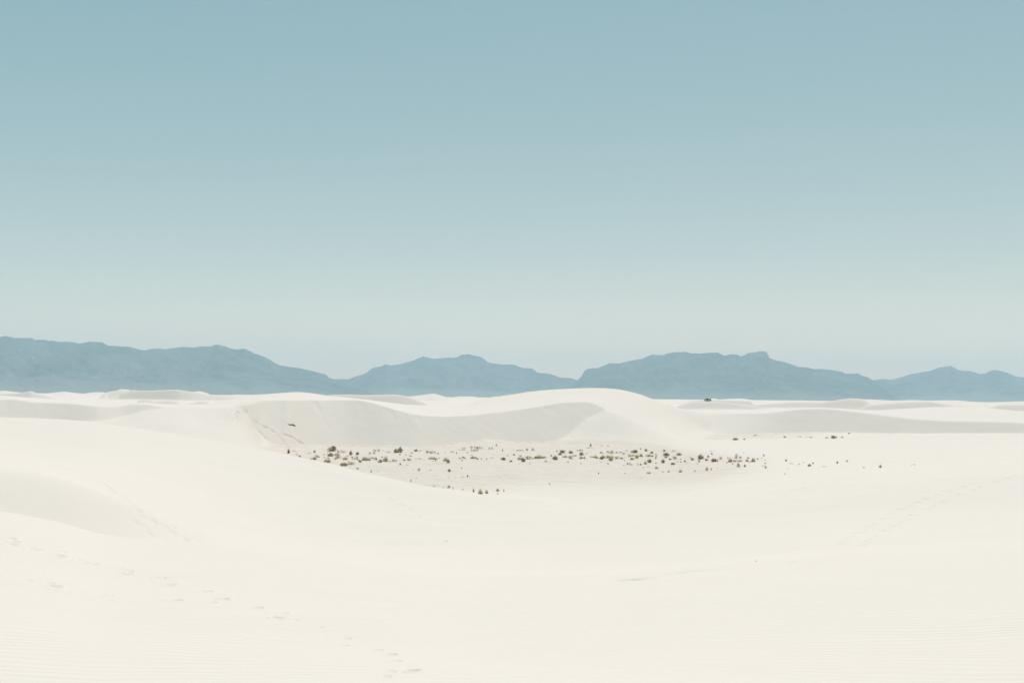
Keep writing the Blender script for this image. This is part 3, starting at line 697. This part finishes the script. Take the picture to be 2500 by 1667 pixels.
mountains([(1370, 970), (1400, 937), (1410, 928), (1420, 918), (1427, 905), (1437, 900), (1460, 898), (1488, 887), (1513, 886), (1525, 883), (1540, 881), (1570, 875), (1590, 866), (1620, 866), (1630, 862), (1675, 858), (1690, 862), (1712, 862), (1735, 860), (1752, 860),
           (1769, 868), (1785, 865), (1800, 866), (1808, 871), (1827, 862), (1855, 858), (1872, 858), (1878, 873), (1895, 880), (1925, 887), (1945, 895), (1970, 897), (1988, 901), (1995, 900), (2035, 903), (2055, 907), (2063, 912), (2095, 911), (2105, 917), (2118, 920),
           (2130, 928), (2150, 943), (2190, 972)], 16500, 24000, 15, 'broad blue flat-topped mountain with a square cliff near its right end')
mountains([(2060, 972), (2100, 945), (2128, 929), (2145, 926), (2158, 925), (2175, 927), (2215, 916), (2245, 909), (2270, 906), (2295, 897), (2320, 893), (2328, 897), (2340, 903), (2365, 905), (2375, 908), (2390, 912), (2405, 911), (2425, 902), (2432, 903), (2460, 911),
           (2480, 919), (2500, 921), (2560, 915), (2650, 905), (2760, 925), (2900, 970)], 20000, 28000, 23, 'low blue mountain with a small pointed peak at the far right')

# ------------------------------------------------------------------ plants
def blades(n, h0, h1, spread, droop, width, seed, base=0.12, lean=0.0):
    g = np.random.default_rng(seed)
    co, q = [], []
    for k in range(n):
        a = g.uniform(0, 2 * math.pi); f = math.sqrt(g.random()); b = base * f; h = g.uniform(h0, h1) * (1 - 0.75 * f ** 2)
        x0, y0 = b * math.cos(a), b * math.sin(a)
        sp = spread * (0.15 + 0.85 * f) * g.uniform(0.5, 1.1)
        a2 = a + g.normal(0, 0.6); t2 = g.uniform(0, 2 * math.pi)
        wx, wy = math.cos(t2) * width, math.sin(t2) * width
        i = len(co)
        for t in (0, 0.55, 1.0):
            s = sp * t ** 1.4; z = h * (t - droop * t * t)
            w = (1 - 0.8 * t)
            px, py = x0 + s * math.cos(a2), y0 + s * math.sin(a2)
            co += [(px - wx * w, py - wy * w, z - 0.03 * (t == 0)), (px + wx * w, py + wy * w, z - 0.03 * (t == 0))]
        q += [(i, i + 1, i + 3, i + 2), (i + 2, i + 3, i + 5, i + 4)]
    return np.array(co, float), np.array(q, int)

def leaves(n, clumps, size, seed, flat=1.0):
    g = np.random.default_rng(seed)
    co, q = [], []
    for k in range(n):
        cx, cy, cz, cr = clumps[g.integers(len(clumps))]
        d = g.normal(size=3); d /= np.linalg.norm(d); d *= g.random() ** 0.45 * cr
        p = np.array([cx + d[0], cy + d[1], max(0.02, cz + d[2] * flat)])
        a = g.normal(size=3); a /= np.linalg.norm(a); b = np.cross(a, g.normal(size=3)); b /= np.linalg.norm(b)
        s = size * g.uniform(0.6, 1.4)
        i = len(co)
        co += [p - a * s, p + b * s * 0.45, p + a * s, p - b * s * 0.45]
        q.append((i, i + 1, i + 2, i + 3))
    return np.array(co, float), np.array(q, int)

def tube(path, rad, sides=5):
    path = [np.array(p, float) for p in path]; co, q = [], []
    for k, p in enumerate(path):
        d = path[min(k + 1, len(path) - 1)] - path[max(k - 1, 0)]; d /= np.linalg.norm(d)
        a = np.cross(d, (0.13, 0.2, 1.0)); a /= np.linalg.norm(a); b = np.cross(d, a)
        for s in range(sides):
            t = 2 * math.pi * s / sides
            co.append(p + rad[k] * (a * math.cos(t) + b * math.sin(t)))
    for k in range(len(path) - 1):
        for s in range(sides):
            q.append((k * sides + s, k * sides + (s + 1) % sides, (k + 1) * sides + (s + 1) % sides, (k + 1) * sides + s))
    e = len(co); co += [path[0], path[-1]]
    for s in range(sides):
        q.append((s, e, e, (s + 1) % sides)[:0] or (e, (s + 1) % sides, s, s))
        q.append((e + 1, (len(path) - 1) * sides + s, (len(path) - 1) * sides + (s + 1) % sides, (len(path) - 1) * sides + (s + 1) % sides))
    q = [t for t in q if len(set(t)) == 4]
    return np.array(co, float), np.array(q, int)

def join(parts):
    co, q, m, o = [], [], [], 0
    for (c, f), mi in parts:
        co.append(c); q.append(f + o); m.append(np.full(len(f), mi)); o += len(c)
    return np.concatenate(co), np.concatenate(q), np.concatenate(m)

def branches(tips, seed, rad=0.012):
    parts = []
    g = np.random.default_rng(seed)
    for (x, y, z, r) in tips:
        mid = (x * 0.45 + g.normal(0, 0.03), y * 0.45 + g.normal(0, 0.03), z * 0.35)
        parts.append((tube([(x * 0.08, y * 0.08, -0.05), mid, (x, y, z + r * 0.4)], [rad, rad * 0.75, rad * 0.3], 4), 0))
    c, f, m = join(parts)
    return c, f

def dome(n, seed, lo=0.18, cr=0.2, hmax=0.72):
    g = np.random.default_rng(seed); out = []
    for k in range(n):
        a = g.uniform(0, 2 * math.pi); rr = 0.36 * math.sqrt(g.random())
        z = lo + (hmax - lo) * max(0, 1 - (rr / 0.42) ** 1.6) * g.uniform(0.5, 1.1)
        out.append((rr * math.cos(a) * 1.15, rr * math.sin(a) * 1.15, z, cr * g.uniform(0.45, 1.05)))
    return out

PROTO = {}
def proto(kind, var):
    key = (kind, var)
    if key in PROTO: return PROTO[key]
    s = 100 * ord(kind) + 13 * var
    if kind == 'K':
        cl = dome(16, s); fol = leaves(420, cl, 0.08, s + 1, 0.85); st = branches(cl, s + 2); mats = (M_BLACK, M_WOOD)
    elif kind == 'D':
        cl = dome(14, s); c, f, _ = join([(leaves(250, cl, 0.06, s + 1, 0.9), 0), (blades(110, 0.5, 1.15, 0.3, 0.05, 0.010, s + 6, 0.30), 0)]); fol = (c, f); st = branches(cl, s + 2); mats = (M_OLIVE, M_WOOD)
    elif kind == 'B':
        cl = dome(12, s); a = leaves(210, cl, 0.06, s + 1, 0.85); b = blades(140, 0.5, 1.0, 0.2, 0.1, 0.009, s + 3, 0.32)
        c, f, _ = join([(a, 0), (b, 0)]); fol = (c, f); st = branches(cl, s + 2); mats = (M_BROWN, M_WOOD)
    elif kind == 'T':
        fol = blades(330, 0.5, 1.08, 0.22, 0.12, 0.009, s + 1, 0.33); st = blades(70, 0.2, 0.45, 0.15, 0.1, 0.014, s + 2, 0.28); mats = (M_TAN, M_BROWN)
    elif kind == 'R':      # spreading grass, several crowns
        g = np.random.default_rng(s); P = []; Q = []
        for k in range(7):
            ox, oy, sc = g.uniform(-0.36, 0.36), g.uniform(-0.3, 0.3), g.uniform(0.45, 1.0)
            c, f = blades(70, 0.45, 1.05, 0.12, 0.12, 0.008, s + k, 0.16); c = c * (min(sc, 0.8), min(sc, 0.8), sc) + (ox, oy, 0); P.append(((c, f), 0))
            c, f = blades(18, 0.15, 0.45, 0.08, 0.1, 0.012, s + 40 + k, 0.12); Q.append(((c + (ox, oy, 0), f), 0))
        c, f, _ = join(P); fol = (c, f); c, f, _ = join(Q); st = (c, f); mats = (M_TAN, M_OLIVE)
    elif kind == 'G':
        cl = dome(7, s, 0.2, 0.15, 0.8); cl = [(x * 1.15, y * 1.15, z, r) for x, y, z, r in cl]
        c, f, _ = join([(leaves(190, cl, 0.05, s + 1), 0), (blades(70, 0.4, 1.05, 0.3, 0.05, 0.008, s + 6, 0.34), 0)]); fol = (c, f); st = branches(cl + dome(8, s + 5, 0.3, 0.1, 0.95), s + 2, 0.012); mats = (M_GREY, M_WOOD)
    elif kind == 'S':
        g = np.random.default_rng(s); cl = [(g.uniform(-0.46, 0.46), g.uniform(-0.35, 0.35), g.uniform(0.2, 0.6), g.uniform(0.07, 0.14)) for k in range(9)]
        fol = leaves(200, cl, 0.05, s + 1, 2.2)
        P = []
        for (x, y, z, r) in cl:
            P.append((tube([(x * 0.9, y * 0.9, -0.08), (x, y, z * 0.5), (x + g.normal(0, 0.05), y, z + 0.25)], [0.012, 0.010, 0.004], 4), 0))
        c, f, _ = join(P); st = (c, f); mats = (M_DARK, M_WOOD)
    elif kind == 'Y':
        fol = blades(80, 0.6, 1.15, 0.42, 0.05, 0.028, s + 1, 0.12); st = blades(24, 0.3, 0.5, 0.4, 0.3, 0.03, s + 2, 0.08); mats = (M_OLIVE, M_BROWN)
    else:  # W thin dry twigs
        g = np.random.default_rng(s); P = []
        for k in range(3):
            x = g.uniform(-0.5, -0.2); y = g.uniform(-0.2, 0.2)
            P.append((tube([(x, y, 0.0), (x + 0.3, y + g.normal(0, 0.1), g.uniform(0.5, 1.0)), (x + 0.55, y + g.normal(0, 0.1), g.uniform(0.2, 0.6)), (x + 0.85, y, 0.05)], [0.03, 0.026, 0.02, 0.01], 4), 0))
        c, f, _ = join(P); fol = (c, f); st = None; mats = (M_WOOD, M_WOOD)
    def mk(nm, cf, mt):
        m_ = raw_mesh(nm, cf[0], cf[1], smooth=False); m_.materials.append(mt); return m_
    mf = mk('foliage', fol, mats[0]); ms = mk('stems', st, mats[1]) if st is not None else None
    if st is not None:
        c, f, mi = join([(fol, 0), (st, 1)])
        mj = raw_mesh('plant', c, f, mi, smooth=False); mj.materials.append(mats[0]); mj.materials.append(mats[1])
    else: mj = mf
    PROTO[key] = (mf, ms, mj)
    return PROTO[key]

NAMES = {'K': ('desert_shrub', 'shrub', 'blackish shrub'), 'D': ('desert_shrub', 'shrub', 'dark olive shrub'), 'B': ('desert_shrub', 'shrub', 'rust-brown shrub'), 'T': ('bunch_grass', 'grass', 'tan bunch grass'), 'R': ('bunch_grass', 'grass', 'spreading tan grass'),
         'G': ('wispy_shrub', 'shrub', 'wispy grey-green shrub'), 'S': ('low_shrub', 'shrub', 'low dark straggly shrub'), 'Y': ('spiky_plant', 'plant', 'upright spiky plant'), 'W': ('dry_twig', 'twig', 'thin dry twig')}
# things one can find at a glance: (px, py) -> (own label, how neighbours refer to it)
LM = {(811.5, 1099.5): ('dense dark olive dome shrub at the left foot of the big slip face', 'the dark dome shrub'),
      (704.5, 1106): ('upright spiky olive plant standing alone at the left tip of the flat', 'the left spiky plant'),
      (839, 1137): ('dark olive shrub peeping over the edge of the near left dune', 'the shrub peeping over the near dune'),
      (941, 1125): ('round straw-coloured bunch grass with a dark shrub at its left side', 'the round straw tussock'),
      (977, 1103.5): ('taller right half of a dark shrub pair below the slip face', 'the dark shrub pair'),
      (1087.5, 1125): ('fluffy tan bunch grass with a dark tuft at its right foot', 'the fluffy tan tussock'),
      (1172, 1095): ('long low row of dark sprigs on the pale sand rise under the slip face', 'the sprig row on the sand rise'),
      (1322, 1117.5): ('widest spread of tan grass in the middle of the flat', 'the widest tan grass spread'),
      (1481, 1117): ('broad mixed tan grass patch right of the middle of the flat', 'the broad mixed grass patch'),
      (1546, 1114.5): ('broad tan grass apron below a peaked dark shrub', 'the tan grass apron'),
      (1549, 1105.5): ('dark peaked shrub crowning the tan grass apron', 'the peaked dark shrub'),
      (1585.5, 1129): ('tall dark brown shrub on the near side of the right scrub', 'the tall dark brown shrub'),
      (1710.5, 1120): ('big round rust-brown shrub, the roundest in the right part of the flat', 'the big round brown shrub'),
      (1744, 1126): ('wide flat rust-brown shrub right of the big round brown one', 'the wide flat brown shrub'),
      (1782.5, 1127): ('feathery pale tan tussock near the right end of the scrub', 'the feathery pale tussock'),
      (1188, 1204): ('dark-footed tan tuft, middle of the little row at the near rim', 'the near rim tufts'),
      (1976, 1137.5): ('squat dark brown shrub on bare sand in the right of the flat', 'the squat dark brown shrub'),
      (2149.5, 1141): ('lone V-shaped spiky plant at the far right rim of the flat', 'the lone V-shaped plant'),
      (2035.5, 1068.3): ('dark dome shrub in the strip of flat under the right dune', 'the dome shrub of the back strip'),
      (1097, 1151): ('small dark bush alone on the open left floor', 'the lone bush on the open floor'),
      (1442, 1088.5): ('small upright dark bush alone at the foot of the pale hill', 'the lone bush below the hill'),
      (1794.5, 1073): ('low dark shrub half hidden behind the smooth right plateau edge', 'the half hidden shrub')}
used = {}
def zone(px, py):
    if py < 1075 and px > 1780: return 'in the strip under the right dune'
    if px < 1040: return 'in the left scrub' if py < 1130 else 'on the open left floor'
    if px < 1340: return 'in the middle row' if py < 1135 else 'before the middle row'
    if px < 1690: return 'in the thickest scrub' if py < 1140 else 'before the thickest scrub'
    return 'in the thin right scrub'
def label_for(px, py, w, kind):
    if (px, py) in LM: return LM[(px, py)][0], 'plants on the flat between the dunes'
    look = NAMES[kind][2]
    if w < 4.6:
        z_ = zone(px, py)
        return 'tiny ' + look.replace('low ', '').replace('dark straggly shrub', 'dark sprig') + ' ' + z_, 'tiny sprigs ' + z_
    best = min(LM, key=lambda q: (q[0] - px) ** 2 + (3 * (q[1] - py)) ** 2)
    dx, dy = px - best[0], py - best[1]
    if abs(dx) < 5: rel = 'right behind' if dy < 0 else 'right in front of'
    elif abs(dy) < 5: rel = 'left of' if dx < 0 else 'right of'
    else: rel = ('behind and ' if dy < 0 else 'before and ') + ('left of' if dx < 0 else 'right of')
    size = 'broad ' if w >= 13 else '' if w >= 8 else 'small '
    return size + look + ' ' + rel + ' ' + LM[best][1], 'plants on the flat between the dunes'
rows = []
for t in PL:
    lb, gr = label_for(t[0], t[1], t[2], t[4])
    rows.append([t, lb, gr])
from collections import defaultdict
same = defaultdict(list)
for row in rows:
    same[row[1]].append(row)
ORD = ['leftmost', 'second', 'third', 'fourth', 'fifth', 'sixth', 'seventh', 'eighth', 'ninth', 'tenth']
for lb, rs in same.items():
    if len(rs) > 1:
        rs.sort(key=lambda q: q[0][0])
        for k, row in enumerate(rs):
            row[1] = (ORD[0] + ' ' + lb) if k == 0 else ('rightmost ' + lb if k == len(rs) - 1 else ORD[k] + ' from the left ' + lb)

def put_plant(px, py, w, h, kind, label, group, name=None, cat=None, rmin=9.0, push=0.0, split=8.0):
    x, y, z, r = hit(px, py, rmin)
    if push:
        k = (r + push) / r; x, y = x * k, y * k; r += push; z = zat(x, y)
    sc_ = random.uniform(0.9, 1.15); W, Hh = w / F * r * 1.32 * sc_, h / F * r * 1.45 * random.uniform(0.85, 1.15)
    var = int(px * 7 + py) % 4
    mf, ms, mj = proto(kind, var)
    nm, ct, _ = NAMES[kind]
    if name: nm, ct = name, cat
    if w >= split and ms is not None:
        o = link(nm, None); tag(link('foliage', mf, o), kind='stuff'); tag(link('stems', ms, o), kind='stuff')
    else:
        o = link(nm, mj)
    o.location = (x, y, z - 0.02 * Hh)
    o.rotation_euler = (0, 0, random.choice((0, math.pi)) + random.uniform(-0.5, 0.5))
    o.scale = (W, W * (0.75 if kind in 'SWG' else 0.9), Hh)
    return tag(o, label, ct, group, 'thing')
for t, lb, gr in rows:
    put_plant(*t, lb, gr)
LOOK = {'T': 'straw tuft', 'R': 'straw tuft', 'G': 'pale twiggy tuft', 'B': 'brown tuft', 'S': 'dark twiggy tuft'}
seen = defaultdict(list)
for t in LITTLE: seen[(LOOK[t[4]], zone(t[0], t[1]))].append(t)
for (lk, z_), ts in seen.items():
    ts.sort()
    for k, t in enumerate(ts):
        lb = 'lone' if len(ts) == 1 else 'leftmost' if k == 0 else 'rightmost' if k == len(ts) - 1 else ORD[k] if k < 10 else 'another'
        tail = ', counted from the left' if lb in ORD[1:] else ''
        put_plant(*t, lb + ' little ' + lk + ' sprinkled ' + z_ + tail, 'little tufts between the larger plants')

# dark shrub on a far crest
put_plant(1727.5, 976.6, 12.5, 4.0, 'K', 'almost black shrub alone on a far dune crest below the flat-topped mountain', None, rmin=420.0)

# dead branch stranded on the slip face
def dead_branch():
    x, y, z, r = hit(711, 1039.5)
    s = r / F
    def at(px, py, lift):
        a = hit(px, py); return np.array([a[0], a[1], a[2] + lift])
    p0 = at(702.5, 1035.5, 0.12); p1 = at(706, 1037.5, 0.10); p2 = at(711, 1038, 0.16); p3 = at(717, 1038.3, 0.16); p4 = at(721.5, 1041, 0.04)
    o = link('dead_branch', None); o.location = (x, y, z)
    c = np.array([x, y, z])
    a = tube([p0 - c, p1 - c, p2 - c], [0.03, 0.05, 0.065], 8); b = tube([p2 - c - (0.1, 0, 0), p3 - c, p4 - c], [0.07, 0.11, 0.05], 8)
    for nm, cf in (('limb', a), ('trunk', b)):
        m_ = raw_mesh(nm, cf[0], cf[1]); m_.materials.append(M_WOOD); link(nm, m_, o)
    tag(o, 'dark dead branch lying across the left part of the big slip face', 'branch')
dead_branch()

# two bits of debris on the bare near slopes
def arch_twig(px, py, w, h, label):
    x, y, z, r = hit(px, py); W, Hh = w / F * r, h / F * r
    cf = tube([(-W / 2, 0, -0.02), (-W * 0.4, 0, Hh * 0.8), (0, 0.02, Hh), (W * 0.4, 0, Hh * 0.7), (W / 2, 0, 0)], [0.008, 0.008, 0.008, 0.006, 0.004], 5)
    m_ = raw_mesh('dry_twig', cf[0], cf[1]); m_.materials.append(M_WOOD)
    o = link('dry_twig', m_); o.location = (x, y, z); tag(o, label, 'twig')
arch_twig(1090, 1322, 8, 2.5, 'tiny arched twig alone on the smooth sand in the middle foreground')
arch_twig(1845, 1370, 4, 1.5, 'tiny dark speck of a twig on the smooth right foreground')

# ------------------------------------------------------------------ haze over the basin
HAZE_DENSITY = 3.7e-5
hz_m = bpy.data.materials.new('haze'); hz_m.use_nodes = True
hn, hl = hz_m.node_tree.nodes, hz_m.node_tree.links
hn.clear()
pv = hn.new('ShaderNodeVolumePrincipled')
pv.inputs['Color'].default_value = (0.66, 0.885, 1.0, 1)
pv.inputs['Density'].default_value = HAZE_DENSITY
pv.inputs['Anisotropy'].default_value = 0.0
ho = hn.new('ShaderNodeOutputMaterial')
hl.new(pv.outputs[0], ho.inputs['Volume'])
def box(name, x0, x1, y0, y1, z0, z1, mat):
    co = np.array([(x, y, z) for x in (x0, x1) for y in (y0, y1) for z in (z0, z1)], float)
    q = np.array([(0, 1, 3, 2), (4, 6, 7, 5), (0, 4, 5, 1), (2, 3, 7, 6), (0, 2, 6, 4), (1, 5, 7, 3)])
    m_ = raw_mesh(name, co, q, smooth=False); m_.materials.append(mat); return link(name, m_)
rmax = R[-1] + 500
haze = box('haze', -rmax, rmax, -rmax, rmax, Z.min() - 40, 1380, hz_m)
tag(haze, kind='stuff')
